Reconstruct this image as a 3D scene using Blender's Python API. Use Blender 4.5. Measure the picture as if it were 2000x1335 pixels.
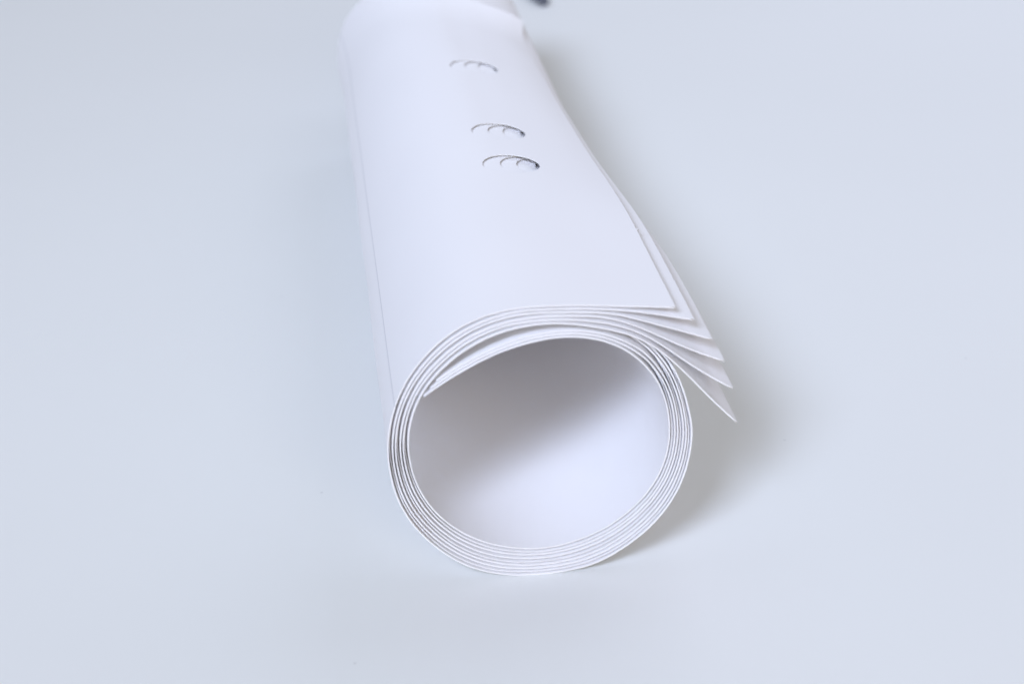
import bpy, math, random
import numpy as np
from mathutils import Vector

scene = bpy.context.scene
for o in list(bpy.data.objects):
    bpy.data.objects.remove(o)

# ============================================================ camera
# millimetre working units for the roll profile; metres in the scene
FPX = 3300.0                                   # focal length in pixels of a 2000 px wide picture
PITCH = math.atan(1667 / FPX)
YAW = math.atan(445 / math.hypot(FPX, 1667))
DIST = 0.495                                   # depth from lens to the middle of the roll's mouth
ROLL_Z = 0.0469                                # height of the roll's centre above the table
Rv = np.array([math.cos(YAW), -math.sin(YAW), 0.0])
Fv = np.array([math.sin(YAW) * math.cos(PITCH), math.cos(YAW) * math.cos(PITCH), -math.sin(PITCH)])
Uv = np.cross(Rv, Fv)
CAM = np.array([0, 0, ROLL_Z]) - DIST * (Fv + Rv * (1055 - 1000) / FPX - Uv * (857 - 667.5) / FPX)
cd = bpy.data.cameras.new('camera')
cam = bpy.data.objects.new('camera', cd)
scene.collection.objects.link(cam)
cam.location = CAM
cam.rotation_euler = (math.pi / 2 - PITCH, 0, -YAW)
cd.sensor_width = 36
cd.lens = FPX / 2000 * 36
cd.clip_start = 0.01
cd.clip_end = 50
cd.dof.use_dof = True
cd.dof.focus_distance = 0.54
cd.dof.aperture_fstop = 10.8
scene.camera = cam

# ============================================================ light
world = bpy.data.worlds.new('World')
scene.world = world
world.use_nodes = True
bg = world.node_tree.nodes['Background']
bg.inputs[0].default_value = (1.0, 0.86, 0.72, 1)
bg.inputs[1].default_value = 0.215


def area_light(name, loc, target, size, power, color):
    l = bpy.data.lights.new(name, 'AREA')
    l.shape = 'RECTANGLE'
    l.size, l.size_y = size
    l.energy = power
    l.color = color
    o = bpy.data.objects.new(name, l)
    scene.collection.objects.link(o)
    o.location = loc
    d = Vector(target) - Vector(loc)
    o.rotation_euler = d.to_track_quat('-Z', 'Y').to_euler()
    return o


# daylight from the window behind the camera's left shoulder; unseen fill panels added in front of the
# roll, overhead beyond it and at the far right
key = area_light('window_light', (-1.64, -2.5, 2.6), (0.34, 0.75, 0.02), (1.1, 1.1), 13.9, (0.66, 0.755, 1.0))
key.data.spread = math.radians(50)
area_light('front_fill', (0.4, -2.6, 1.1), (0, 0.1, 0.02), (1.6, 1.2), 18.5, (1.0, 0.87, 0.66))
area_light('overhead_fill', (0.25, 1.7, 2.4), (0.25, 1.7, 0.0), (3.5, 2.5), 15.0, (0.56, 0.80, 1.0))
area_light('far_right_fill', (1.6, 1.6, 1.45), (1.6, 1.6, 0.0), (2.4, 2.4), 24.0, (0.76, 0.78, 1.0))

vs = scene.view_settings
vs.view_transform = 'Standard'
vs.look = 'None'
vs.exposure = 0.05
vs.gamma = 1.0
vs.use_curve_mapping = False
scene.cycles.max_bounces = 20          # white paper passes light on many times
scene.cycles.diffuse_bounces = 16


# ============================================================ materials
def paper_material(name, base, line_s=None):
    m = bpy.data.materials.new(name)
    m.use_nodes = True
    nt = m.node_tree
    n = nt.nodes
    b = n['Principled BSDF']
    b.inputs['Roughness'].default_value = 0.6
    b.inputs['Specular IOR Level'].default_value = 0.3
    tc = n.new('ShaderNodeTexCoord')
    nz = n.new('ShaderNodeTexNoise')
    nz.inputs['Scale'].default_value = 900
    nz.inputs['Detail'].default_value = 4
    nt.links.new(tc.outputs['Object'], nz.inputs['Vector'])
    big = n.new('ShaderNodeTexNoise')
    big.inputs['Scale'].default_value = 9
    big.inputs['Detail'].default_value = 3
    nt.links.new(tc.outputs['Object'], big.inputs['Vector'])
    ramp = n.new('ShaderNodeValToRGB')
    ramp.color_ramp.elements[0].position = 0.3
    ramp.color_ramp.elements[1].position = 0.7
    ramp.color_ramp.elements[0].color = (*[c * 0.985 for c in base], 1)
    ramp.color_ramp.elements[1].color = (*base, 1)
    nt.links.new(big.outputs['Fac'], ramp.inputs['Fac'])
    col = ramp.outputs['Color']
    if line_s is not None:
        # a faint ruled crease running the length of the sheet, at a fixed distance from its edge
        uv = n.new('ShaderNodeUVMap')
        sx = n.new('ShaderNodeSeparateXYZ')
        nt.links.new(uv.outputs['UV'], sx.inputs[0])
        sub = n.new('ShaderNodeMath'); sub.operation = 'SUBTRACT'; sub.inputs[1].default_value = line_s
        nt.links.new(sx.outputs['X'], sub.inputs[0])
        ab = n.new('ShaderNodeMath'); ab.operation = 'ABSOLUTE'
        nt.links.new(sub.outputs[0], ab.inputs[0])
        mr = n.new('ShaderNodeMapRange')
        mr.inputs['From Min'].default_value = 0.0001
        mr.inputs['From Max'].default_value = 0.0005
        mr.inputs['To Min'].default_value = 0.45
        mr.inputs['To Max'].default_value = 0.0
        nt.links.new(ab.outputs[0], mr.inputs['Value'])
        mx = n.new('ShaderNodeMixRGB')
        mx.inputs['Color2'].default_value = (0.42, 0.43, 0.47, 1)
        nt.links.new(mr.outputs[0], mx.inputs['Fac'])
        nt.links.new(col, mx.inputs['Color1'])
        col = mx.outputs['Color']
    nt.links.new(col, b.inputs['Base Color'])
    bp = n.new('ShaderNodeBump')
    bp.inputs['Strength'].default_value = 0.05
    bp.inputs['Distance'].default_value = 0.0002
    nt.links.new(nz.outputs['Fac'], bp.inputs['Height'])
    nt.links.new(bp.outputs['Normal'], b.inputs['Normal'])
    return m


def table_material():
    m = bpy.data.materials.new('table_white')
    m.use_nodes = True
    nt = m.node_tree
    n = nt.nodes
    b = n['Principled BSDF']
    b.inputs['Roughness'].default_value = 0.5
    b.inputs['Specular IOR Level'].default_value = 0.35
    tc = n.new('ShaderNodeTexCoord')
    big = n.new('ShaderNodeTexNoise')
    big.inputs['Scale'].default_value = 4
    big.inputs['Detail'].default_value = 3
    nt.links.new(tc.outputs['Object'], big.inputs['Vector'])
    ramp = n.new('ShaderNodeValToRGB')
    ramp.color_ramp.elements[0].position = 0.3
    ramp.color_ramp.elements[1].position = 0.7
    ramp.color_ramp.elements[0].color = (0.765, 0.78, 0.765, 1)
    ramp.color_ramp.elements[1].color = (0.78, 0.795, 0.78, 1)
    nt.links.new(big.outputs['Fac'], ramp.inputs['Fac'])
    # sparse tiny specks
    vo = n.new('ShaderNodeTexVoronoi')
    vo.voronoi_dimensions = '2D'
    vo.inputs['Scale'].default_value = 9
    nt.links.new(tc.outputs['Object'], vo.inputs['Vector'])
    mr = n.new('ShaderNodeMapRange')
    mr.inputs['From Min'].default_value = 0.0035
    mr.inputs['From Max'].default_value = 0.0055
    mr.inputs['To Min'].default_value = 0.2
    mr.inputs['To Max'].default_value = 0.0
    nt.links.new(vo.outputs['Distance'], mr.inputs['Value'])
    mx = n.new('ShaderNodeMixRGB')
    mx.inputs['Color2'].default_value = (0.3, 0.3, 0.31, 1)
    nt.links.new(mr.outputs[0], mx.inputs['Fac'])
    nt.links.new(ramp.outputs['Color'], mx.inputs['Color1'])
    nt.links.new(mx.outputs['Color'], b.inputs['Base Color'])
    nz = n.new('ShaderNodeTexNoise')
    nz.inputs['Scale'].default_value = 500
    nz.inputs['Detail'].default_value = 4
    nt.links.new(tc.outputs['Object'], nz.inputs['Vector'])
    bp = n.new('ShaderNodeBump')
    bp.inputs['Strength'].default_value = 0.04
    bp.inputs['Distance'].default_value = 0.0003
    nt.links.new(nz.outputs['Fac'], bp.inputs['Height'])
    nt.links.new(bp.outputs['Normal'], b.inputs['Normal'])
    return m


# ============================================================ table
def add_mesh(name, verts, faces, mat, parent=None):
    me = bpy.data.meshes.new(name)
    me.from_pydata(verts, [], faces)
    me.materials.append(mat)
    o = bpy.data.objects.new(name, me)
    scene.collection.objects.link(o)
    o.parent = parent
    return o


TW = 1.6
tab = add_mesh('tabletop', [(-TW, -1.3, 0), (TW, -1.3, 0), (TW, 2.2, 0), (-TW, 2.2, 0),
                            (-TW, -1.3, -0.03), (TW, -1.3, -0.03), (TW, 2.2, -0.03), (-TW, 2.2, -0.03)],
               [(0, 1, 2, 3), (7, 6, 5, 4), (0, 4, 5, 1), (1, 5, 6, 2), (2, 6, 7, 3), (3, 7, 4, 0)], table_material())
tab['kind'] = 'structure'
tab['label'] = 'smooth pale blue grey tabletop under the paper roll'

# ============================================================ the roll's cross-section (mm, centre at 0,0)
# radius tables by angle (degrees, anticlockwise from the right)
OUT = [(0, 45.9), (8.5, 45.1), (19.1, 44.8), (28.8, 44.7), (37, 44.8), (51, 45.4), (59.6, 45.2), (69.7, 44.6),
       (83.7, 43.6), (95, 43.6), (105, 44.0), (114.4, 44.6), (125, 44.8), (145, 44.8), (164, 44.8), (177, 45.0), (184, 45.2), (190, 45.3),
       (200, 45.9), (207.5, 46.3), (216, 46.5), (226, 46.8), (234, 47.2), (243, 47.5), (251, 47.5), (257, 47.3),
       (267.5, 46.8), (278, 46.8), (288.4, 47.4), (295, 47.4), (303, 47.2), (311, 47.0), (320, 47.0), (328.5, 46.9), (337, 46.6),
       (346, 46.2), (356, 45.9)]
INL = [(2, 38.2), (16, 38.2), (26, 38.2), (34, 38.0), (44.4, 37.5), (53, 37.1), (60, 36.6), (68.4, 35.8), (80, 34.5), (90, 33.4),
       (101, 32.6), (113, 32.3), (125, 32.7), (137, 34.0), (149, 36.4), (154, 38.0)]
INR = [(154, 38.5), (173, 38.5), (190, 38.2), (232, 38.1), (256, 37.9), (272, 38.0), (293, 37.7), (318, 38.0), (330, 38.3),
       (342, 38.5), (352, 38.4), (362, 38.2)]
MID = [(28, 44.6), (34.3, 44.0), (41.4, 43.3), (49.7, 41.9), (58.4, 40.3), (67, 39.0), (77, 38.5), (86, 38.4), (95, 38.1),
       (114, 38.0), (131, 38.0), (140, 38.1), (148, 38.5), (153, 38.6)]
I0 = [(40, 6.0), (51, 5.0), (59.6, 4.0), (69, 3.0), (75, 2.0), (84, 1.0)]


def table_fn(tab_, periodic=False):
    a = np.array([p[0] for p in tab_], float)
    r = np.array([p[1] for p in tab_], float)
    def f(x):
        if periodic:
            return float(np.interp(x % 360, np.r_[a[-1] - 360, a, a[0] + 360], np.r_[r[-1], r, r[0]]))
        return float(np.interp(x, a, r))
    return f


fO, fIL, fIR, fM, fI0 = table_fn(OUT, True), table_fn(INL), table_fn(INR), table_fn(MID), table_fn(I0)


def sstep(x, a, b):
    t = min(1.0, max(0.0, (x - a) / (b - a)))
    return t * t * (3 - 2 * t)


THICK = 0.42
# stacking order from the outside to the inside; the two short ones start inside the roll
ORDER = ['1', 'c', '2', '3', 'a', '4', '5', 'b', '6']
N8 = {k: i for i, k in enumerate(ORDER)}
INNER_END = {'c': 388, 'a': 393, 'b': 397, '1': 404, '2': 410, '3': 416, '4': 504, '5': 508.5, '6': 513}
INNER_OFF = {'4': 1.75, '5': 1.05, '6': 0.25}


SHORT = {'c': 112, 'a': 100, 'b': 106}      # where the short sheets begin, inside the coil


def slot(k, phi):
    """share of the stack's thickness that sheet k takes at phi; slots open and close smoothly where a sheet starts or ends"""
    if k in SHORT:
        st = SHORT[k]
        if phi < st:
            return 0.55 * sstep(phi, st - 14, st)
        if phi < 300:
            return 0.55 + 0.45 * sstep(phi, 180, 245)
    if phi < 300:
        return 1.0
    e = INNER_END[k]
    if phi < e:
        return 1.0 - 0.55 * sstep(phi, e - 32, e)
    return 0.45 * (1 - sstep(phi, e, e + 14))


def stack_frac(k, phi):
    al = [slot(q, phi) for q in ORDER]
    n = sum(al)
    i = ORDER.index(k)
    return (sum(al[:i]) + al[i] / 2) / n


def ring_r(k, phi):
    """radius of sheet k's mid line at unrolled angle phi (84 = top outside, 450 = top inside)"""
    if phi < 84:
        i0 = fI0(phi)
        return fO(phi) - (int(k) - i0 + 0.5) * (fO(phi) - fM(phi)) / (7 - i0)
    if phi < 360:
        o = fO(phi)
        i = fM(phi) if phi < 153 else fIR(phi)
        wob = 0.07 * math.sin(math.radians(phi * 2 + 77 * N8[k])) * sstep(phi, 200, 240) * sstep(-phi, -355, -325)
        return o - stack_frac(k, phi) * (o - i) + (0.0 if k in '16' else wob)
    th = phi - 360
    o = fO(th) if th < 28 else fM(th)
    i = fIL(th) if th > 2 else fIR(th + 360)
    r8 = o - stack_frac(k, phi) * (o - i)
    if k in INNER_OFF:
        w = sstep(phi, 402, 436)
        return r8 * (1 - w) + (fIL(th) + INNER_OFF[k]) * w
    return r8


def hug_r(k, th):
    base = fM(th) if th >= 28 else fO(th)
    return base + (6 - int(k) + 0.5) * 0.66


TAIL = {'1': [(38.6, 41.0), (29.7, 41.7), (20.9, 42.3), (13.5, 42.8)],
        '2': [(44.2, 36.8), (37.3, 38.3), (29.8, 39.8), (21.5, 41.1)],
        '3': [(49.8, 30.2), (42.0, 33.0), (32.9, 36.1), (23.6, 39.2)],
        '4': [(53.8, 22.9), (46.1, 26.2), (37.6, 30.4), (30.0, 34.6)],
        '5': [(56.9, 13.7), (50.3, 17.9), (42.4, 23.6), (34.8, 29.7)],
        '6': [(58.9, 2.0), (53.1, 8.0), (46.6, 15.2), (40.2, 22.4)]}
DEP = {'1': 90, '2': 84, '3': 78, '4': 66, '5': 60, '6': 50}       # where the tail leaves the coil
HUG_EDGE = {'1': 44, '2': 38, '3': 32, '4': 26, '5': 20, '6': 14}   # where the free edge lies further back
T0 = {'1': 150, '2': 140, '3': 125, '4': 115, '5': 110, '6': 105}


def spline(pts, step):
    """natural cubic spline through pts by chord length, resampled about every step"""
    P = np.array(pts, float)
    h = np.sqrt(((P[1:] - P[:-1]) ** 2).sum(1))
    x = np.r_[0, np.cumsum(h)]
    n = len(P)
    A = np.zeros((n, n)); B = np.zeros((n, 2))
    A[0, 0] = A[-1, -1] = 1
    for i in range(1, n - 1):
        A[i, i - 1], A[i, i], A[i, i + 1] = h[i - 1], 2 * (h[i - 1] + h[i]), h[i]
        B[i] = 6 * ((P[i + 1] - P[i]) / h[i] - (P[i] - P[i - 1]) / h[i - 1])
    M = np.linalg.solve(A, B)
    def ev(t):
        i = np.clip(np.searchsorted(x, t) - 1, 0, n - 2)
        hh = h[i][:, None]; a = (x[i + 1] - t)[:, None]; b = (t - x[i])[:, None]
        return (M[i] * a ** 3 + M[i + 1] * b ** 3) / (6 * hh) + (P[i] / hh - M[i] * hh / 6) * a + (P[i + 1] / hh - M[i + 1] * hh / 6) * b
    fine = ev(np.linspace(0, x[-1], 3000))
    return fine


def arclen(f):
    return np.r_[0, np.cumsum(np.sqrt(((f[1:] - f[:-1]) ** 2).sum(1)))]


def pol(r, deg):
    a = math.radians(deg)
    return (r * math.cos(a), r * math.sin(a))


class Profile:
    """cross-section of one sheet; s = distance in mm along the sheet from its free edge"""
    def __init__(self, k):
        self.k = k
        end = INNER_END[k]
        if k in TAIL:
            dep = DEP[k]
            ring = [pol(ring_r(k, p), p) for p in np.linspace(dep + 4, end, int((end - dep) / 3.5))]
            front = spline(TAIL[k] + ring, 1)
            hug = spline([pol(hug_r(k, p), p) for p in np.linspace(HUG_EDGE[k], dep - 6, 12)] + ring, 1)
        else:
            front = spline([pol(ring_r(k, p), p) for p in np.linspace(SHORT[k], end, int((end - SHORT[k]) / 3.5))], 1)
            hug = front
        # smooth out the kinks left by the traced tables
        def smooth(f, n):
            for _ in range(n):
                g = f.copy()
                g[1:-1] = (f[:-2] + 2 * f[1:-1] + f[2:]) / 4
                f = g
            return f
        self.f = smooth(front, 1200); self.fa = arclen(self.f)
        self.h = smooth(hug, 1200); self.ha = arclen(self.h)
        self.L = self.fa[-1]
        ph = np.degrees(np.unwrap(np.arctan2(self.f[:, 1], self.f[:, 0])))
        self.ph = ph
        self.gap = self.ha[-1] - self.fa[-1]      # hug curve length minus front length

    def pos(self, s, w):
        """point at s with w = 1 sprung open, w = 0 lying on the coil"""
        p = np.array([np.interp(s, self.fa, self.f[:, 0]), np.interp(s, self.fa, self.f[:, 1])])
        if w > 0.999:
            return p
        # measured from the inner end so that the coil stays put; the last stretch takes up the difference
        s2 = s + self.gap * min(1.0, s / 70.0)
        s2 = np.where(s < 70, s + self.gap * (s / 70.0), s + self.gap) if self.k in TAIL else s
        q = np.array([np.interp(s2, self.ha, self.h[:, 0]), np.interp(s2, self.ha, self.h[:, 1])])
        return p * w + q * (1 - w)


PROF = {k: Profile(k) for k in ORDER}
DROP = PROF['1'].f[:, 1].min() + ROLL_Z * 1000 - THICK / 2 + 0.12      # settle the coil on the table, a touch flattened

# ============================================================ sheets
HOLE_T = (114.0, 147.5, 225.0)         # hole centres along the roll (mm from the mouth)
HOLE_RS, HOLE_RT = 10.0, 8.9
NSUB = 16
HALF = 13.5


def s_at_angle(k, t, ang):
    pr = PROF[k]
    w = tail_w(k, t)
    best = None
    for s in np.arange(0, 90, 0.25):
        p = pr.pos(s, w)
        a = math.degrees(math.atan2(p[1], p[0]))
        d = abs(a - ang)
        if best is None or d < best[0]:
            best = (d, s)
    return best[1]


def tail_w(k, t):
    if k not in TAIL:
        return 1.0
    return 1.0 / (1.0 + (max(t, 0) / T0[k]) ** 3.5)


HOLE_ANG = {'1': 82.3, '2': 74.0, '3': 66.0, '4': 56.6, '5': 49.0}


def far_end(k, phi):
    """length of the sheet at unrolled angle phi: the far edge is not cut quite square to the coil"""
    if k == '1':
        return 373.0 - 62.0 * sstep(-phi, -172, -40) - 62.0 * sstep(phi, 300, 430)
    e = 380.0 + 66.0 * sstep(-phi, -138, -85) - 1.5 * N8[k] - 30.0 * sstep(phi, 300, 430)
    return e


def make_sheet(k, parent, mat):
    hole_t = [h + 1.6 * (int(k) - 1 if k in HOLE_ANG else 0) for h in HOLE_T]
    pr = PROF[k]
    L = pr.L
    holes = k in HOLE_ANG
    # --- grid lines
    tl = set(np.round(np.r_[0, 0.8, np.linspace(4, 96, 24), np.linspace(96, 232, 35), np.linspace(232, 373, 24)], 3))
    hole_s = {}
    if holes:
        sc = s_at_angle(k, HOLE_T[0], HOLE_ANG[k])
        tl = {t for t in tl if not any(abs(t - h) < HALF + 0.6 for h in hole_t)}
        for h in hole_t:
            tl |= set(np.round(np.linspace(h - HALF, h + HALF, NSUB + 1), 3))
        base = np.arange(0, L, 2.0)
        sl = {round(float(s), 3) for s in base if abs(s - sc) > HALF + 0.6}
        sgrid = np.round(np.linspace(sc - HALF, sc + HALF, NSUB + 1), 3)
        sl |= {float(v) for v in sgrid}
        sl |= {0.0, round(L, 3)}
    else:
        sl = {round(float(s), 3) for s in np.linspace(0, L, int(L / 2.0))}
    if k == '1':
        tl |= {57.0, 57.6, 58.2}
    S = np.array(sorted(sl)); T = np.array(sorted(float(v) for v in tl))
    ns, nt_ = len(S), len(T)
    verts2 = [(s, t) for s in S for t in T]
    quads = []
    hole_cells = []
    if holes:
        for h in hole_t:
            i0 = int(np.argmin(abs(S - sgrid[0]))); j0 = int(np.argmin(abs(T - (h - HALF))))
            hole_cells.append((i0, j0, h))
    def in_hole(i, j):
        return any(i0 <= i < i0 + NSUB and j0 <= j < j0 + NSUB for i0, j0, _ in hole_cells)
    for i in range(ns - 1):
        for j in range(nt_ - 1):
            if not in_hole(i, j):
                quads.append((i * nt_ + j, (i + 1) * nt_ + j, (i + 1) * nt_ + j + 1, i * nt_ + j + 1))
    for i0, j0, h in hole_cells:
        loop = [(i0 + a, j0) for a in range(NSUB)] + [(i0 + NSUB, j0 + a) for a in range(NSUB)] + \
               [(i0 + NSUB - a, j0 + NSUB) for a in range(NSUB)] + [(i0, j0 + NSUB - a) for a in range(NSUB)]
        prev = [i * nt_ + j for i, j in loop]
        outer = [verts2[v] for v in prev]
        for step in (0.4, 0.75, 0.95, 1.0):
            cur = []
            for (s, t) in outer:
                a = math.atan2(t - h, s - sc)
                cs, ct = sc + HOLE_RS * math.cos(a), h + HOLE_RT * math.sin(a)
                cur.append(len(verts2))
                verts2.append((s + (cs - s) * step, t + (ct - t) * step))
            for q in range(len(prev)):
                r = (q + 1) % len(prev)
                quads.append((prev[q], prev[r], cur[r], cur[q]))
            prev = cur
    V2 = np.array(verts2)
    # --- lift the flat sheet into the coil
    tele = {'1': -2.5, '2': -1.5, '3': -0.5, 'c': -2.0, 'a': 0.0, '4': 0.5, '5': 1.5, 'b': 2.0, '6': 2.5}[k] * 0.45
    def place(sv, tv):
        wv = np.array([tail_w(k, t) for t in tv])
        p = np.array([np.interp(sv, pr.fa, pr.f[:, 0]), np.interp(sv, pr.fa, pr.f[:, 1])]).T
        if k in TAIL:
            s2 = np.where(sv < 70, sv + pr.gap * (sv / 70.0), sv + pr.gap)
            q = np.array([np.interp(s2, pr.ha, pr.h[:, 0]), np.interp(s2, pr.ha, pr.h[:, 1])]).T
            p = p * wv[:, None] + q * (1 - wv[:, None])
        phi = np.interp(sv, pr.fa, pr.ph)
        fe = np.array([far_end(k, a) for a in phi])
        # far edge: compress the last stretch so that the edge lies at fe
        y = np.where(tv > 232, 232 + (tv - 232) * (fe - 232) / (373.0 - 232), tv)
        fade = np.exp(-tv / 60.0)
        y = y - tele * np.sin(np.radians(np.maximum(phi, 60))) * fade * (np.clip(sv / 45.0, 0, 1) if k in TAIL else 1.0)
        # ends inside the coil are set back a little from the mouth
        if k not in '456':
            u = np.clip((sv - (L - 38)) / 38.0, 0, 1)
            y = y + 4.5 * u * u * fade
        if k not in TAIL:
            u = np.array([1 - sstep(a, 165, 235) for a in phi])
            y = y + (2.6 + 1.2 * np.clip(1 - sv / 40.0, 0, 1)) * u * fade
        if k == '1':     # the shorter outer sheet springs up a little along its far edge
            lift = np.clip((tv - 318) / 55.0, 0, 1) ** 2 * (1.2 + 2.6 * np.clip((185 - phi) / 60.0, 0, 1)) * np.clip((230 - phi) / 45.0, 0, 1)
            p = p * (1 + lift / 45.0)[:, None]
        # slow ripples shared by all sheets, and a slightly uneven cut at the mouth
        ps = np.radians(phi)
        rip = 0.10 * np.sin(3 * ps + tv / 23.0) * np.sin(tv / 41.0 + 1.3) + 0.07 * np.sin(5 * ps - tv / 17.0 + 2.0)
        rip = rip * np.clip(tv / 25.0, 0, 1)
        p = p * (1 + rip / 45.0)[:, None]
        o8 = N8[k] * 1.7
        y = y + np.exp(-tv / 12.0) * (0.05 * np.sin(sv * 0.31 + o8) + 0.04 * np.sin(sv * 0.83 + 2 * o8) + 0.03 * np.sin(sv * 1.9 + 3 * o8))
        # the coil lies slightly askew of its own mouth
        x = p[:, 0] - 2.0 * tv / 300.0
        z = np.maximum(p[:, 1] + ROLL_Z * 1000 - DROP, THICK / 2 + 0.03 + 0.45 * N8[k])
        return np.array([x, y, z]).T
    e = 0.05
    mid = place(V2[:, 0], V2[:, 1])
    ds = place(np.minimum(V2[:, 0] + e, L), V2[:, 1]) - place(np.maximum(V2[:, 0] - e, 0), V2[:, 1])
    dt = place(V2[:, 0], V2[:, 1] + e) - place(V2[:, 0], V2[:, 1] - e)
    nrm = np.cross(dt, ds)
    nrm /= np.linalg.norm(nrm, axis=1)[:, None]
    if k == '1':    # a small nick in the free edge
        idx = [i for i in range(len(V2)) if V2[i, 0] == 0 and abs(V2[i, 1] - 57.6) < 0.1]
        for i in idx:
            mid[i] += np.array([0.75, -0.2, 0.05])
    th = THICK if k in TAIL else 0.30
    a_ = mid + nrm * th / 2
    b_ = mid - nrm * th / 2
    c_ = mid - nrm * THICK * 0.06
    nv = len(mid)
    # rim: edges used by one face only
    from collections import Counter
    cnt = Counter(); orient = {}
    for q in quads:
        for u in range(4):
            v0, v1 = q[u], q[(u + 1) % 4]
            kk = (min(v0, v1), max(v0, v1))
            cnt[kk] += 1
            orient[kk] = (v0, v1)
    verts = list(a_) + list(b_)
    faces = list(quads) + [tuple(v + nv for v in reversed(q)) for q in quads]
    nsmooth = len(faces)
    rim = {}
    hole_faces = [[], [], []]
    def rv(v, side):
        key = (v, side)
        if key not in rim:
            rim[key] = len(verts)
            verts.append((a_[v], b_[v], c_[v])[side])
        return rim[key]
    for kk, c in cnt.items():
        if c == 1:
            v0, v1 = orient[kk]
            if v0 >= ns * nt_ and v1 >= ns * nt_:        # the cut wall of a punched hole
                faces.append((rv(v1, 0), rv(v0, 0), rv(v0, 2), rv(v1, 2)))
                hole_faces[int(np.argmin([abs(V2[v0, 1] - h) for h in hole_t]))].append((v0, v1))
            else:
                faces.append((rv(v1, 0), rv(v0, 0), rv(v0, 1), rv(v1, 1)))
    me = bpy.data.meshes.new('sheet_mesh')
    me.from_pydata([tuple(float(c) / 1000 for c in v) for v in verts], [], faces)
    me.polygons.foreach_set('use_smooth', [True] * len(faces))
    uvl = me.uv_layers.new(name='UVMap')
    allv2 = np.zeros((len(verts), 2))
    allv2[:nv] = V2; allv2[nv:2 * nv] = V2
    for (v, side), i in rim.items():
        allv2[i] = V2[v]
    vi = np.zeros(len(me.loops), dtype=np.int32)
    me.loops.foreach_get('vertex_index', vi)
    uvl.data.foreach_set('uv', (allv2[vi] / 1000.0).astype(np.float32).ravel())
    me.materials.append(mat)
    me.update()
    name = {'1': 'cover_sheet', '6': 'inner_sheet'}.get(k, 'sheet')
    o = bpy.data.objects.new(name, me)
    scene.collection.objects.link(o)
    o.parent = parent
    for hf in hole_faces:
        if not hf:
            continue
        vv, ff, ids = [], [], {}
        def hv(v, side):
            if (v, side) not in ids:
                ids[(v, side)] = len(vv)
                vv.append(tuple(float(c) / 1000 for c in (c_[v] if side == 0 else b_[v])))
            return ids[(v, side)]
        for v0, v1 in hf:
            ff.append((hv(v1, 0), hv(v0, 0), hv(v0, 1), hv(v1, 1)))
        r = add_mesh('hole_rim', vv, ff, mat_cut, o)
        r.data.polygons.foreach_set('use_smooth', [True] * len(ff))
    return o


roll = bpy.data.objects.new('paper_roll', None)
scene.collection.objects.link(roll)
roll.empty_display_size = 0.05
roll['label'] = 'loose roll of white drawing paper with fanned corners lying on the tabletop'
roll['category'] = 'paper roll'

PAPER = (0.875, 0.87, 0.88)
mat_outer = paper_material('paper_outer', PAPER, line_s=0.0935)
mat_paper = paper_material('paper_white', PAPER)
mat_cut = paper_material('dark_cut_edge', (0.16, 0.16, 0.13))  # dark olive colour for the lower part of each hole's cut wall
for k in ORDER:
    o = make_sheet(k, roll, mat_outer if k == '1' else mat_paper)
    if k == '1':
        o['label'] = 'outermost white sheet with three punched round holes'
    if k == '6':
        o['label'] = 'innermost white sheet whose end curls into the hollow'

# ============================================================ dark pencil beyond the roll
def plain_material(name, color, rough):
    m = bpy.data.materials.new(name)
    m.use_nodes = True
    b = m.node_tree.nodes['Principled BSDF']
    nz = m.node_tree.nodes.new('ShaderNodeTexNoise')
    nz.inputs['Scale'].default_value = 200
    rp = m.node_tree.nodes.new('ShaderNodeValToRGB')
    rp.color_ramp.elements[0].color = (*[c * 0.85 for c in color], 1)
    rp.color_ramp.elements[1].color = (*color, 1)
    m.node_tree.links.new(nz.outputs['Fac'], rp.inputs['Fac'])
    m.node_tree.links.new(rp.outputs['Color'], b.inputs['Base Color'])
    b.inputs['Roughness'].default_value = rough
    return m


def frustum(name, x0, r0, x1, r1, mat, parent, n=6):
    """six-sided length of pencil along local x"""
    vs_, fs = [], []
    for x, r in ((x0, r0), (x1, r1)):
        for q in range(n):
            a = 2 * math.pi * (q + 0.5) / n
            vs_.append((x, r * math.sin(a), r * math.cos(a)))
    for q in range(n):
        fs.append((q, (q + 1) % n, n + (q + 1) % n, n + q))
    fs.append(tuple(reversed(range(n))))
    fs.append(tuple(range(n, 2 * n)))
    return add_mesh(name, vs_, fs, mat, parent)


d = Fv + Rv * (1064 - 1000) / FPX - Uv * (3 - 667.5) / FPX
hit = CAM + d * ((0.0034 - CAM[2]) / d[2])
pencil = bpy.data.objects.new('pencil', None)
scene.collection.objects.link(pencil)
pencil.location = hit
pencil.rotation_euler = (0, 0, math.radians(104))
pencil['label'] = 'dark slate blue stick with a blunt end lying beyond the paper roll'
pencil['category'] = 'pencil'
dark = plain_material('slate_lacquer', (0.11, 0.12, 0.16), 0.45)
frustum('end_cap', 0.0, 0.0034, 0.004, 0.0037, plain_material('slate_cap', (0.11, 0.12, 0.155), 0.5), pencil)
frustum('barrel', 0.0041, 0.0037, 0.172, 0.0037, dark, pencil)
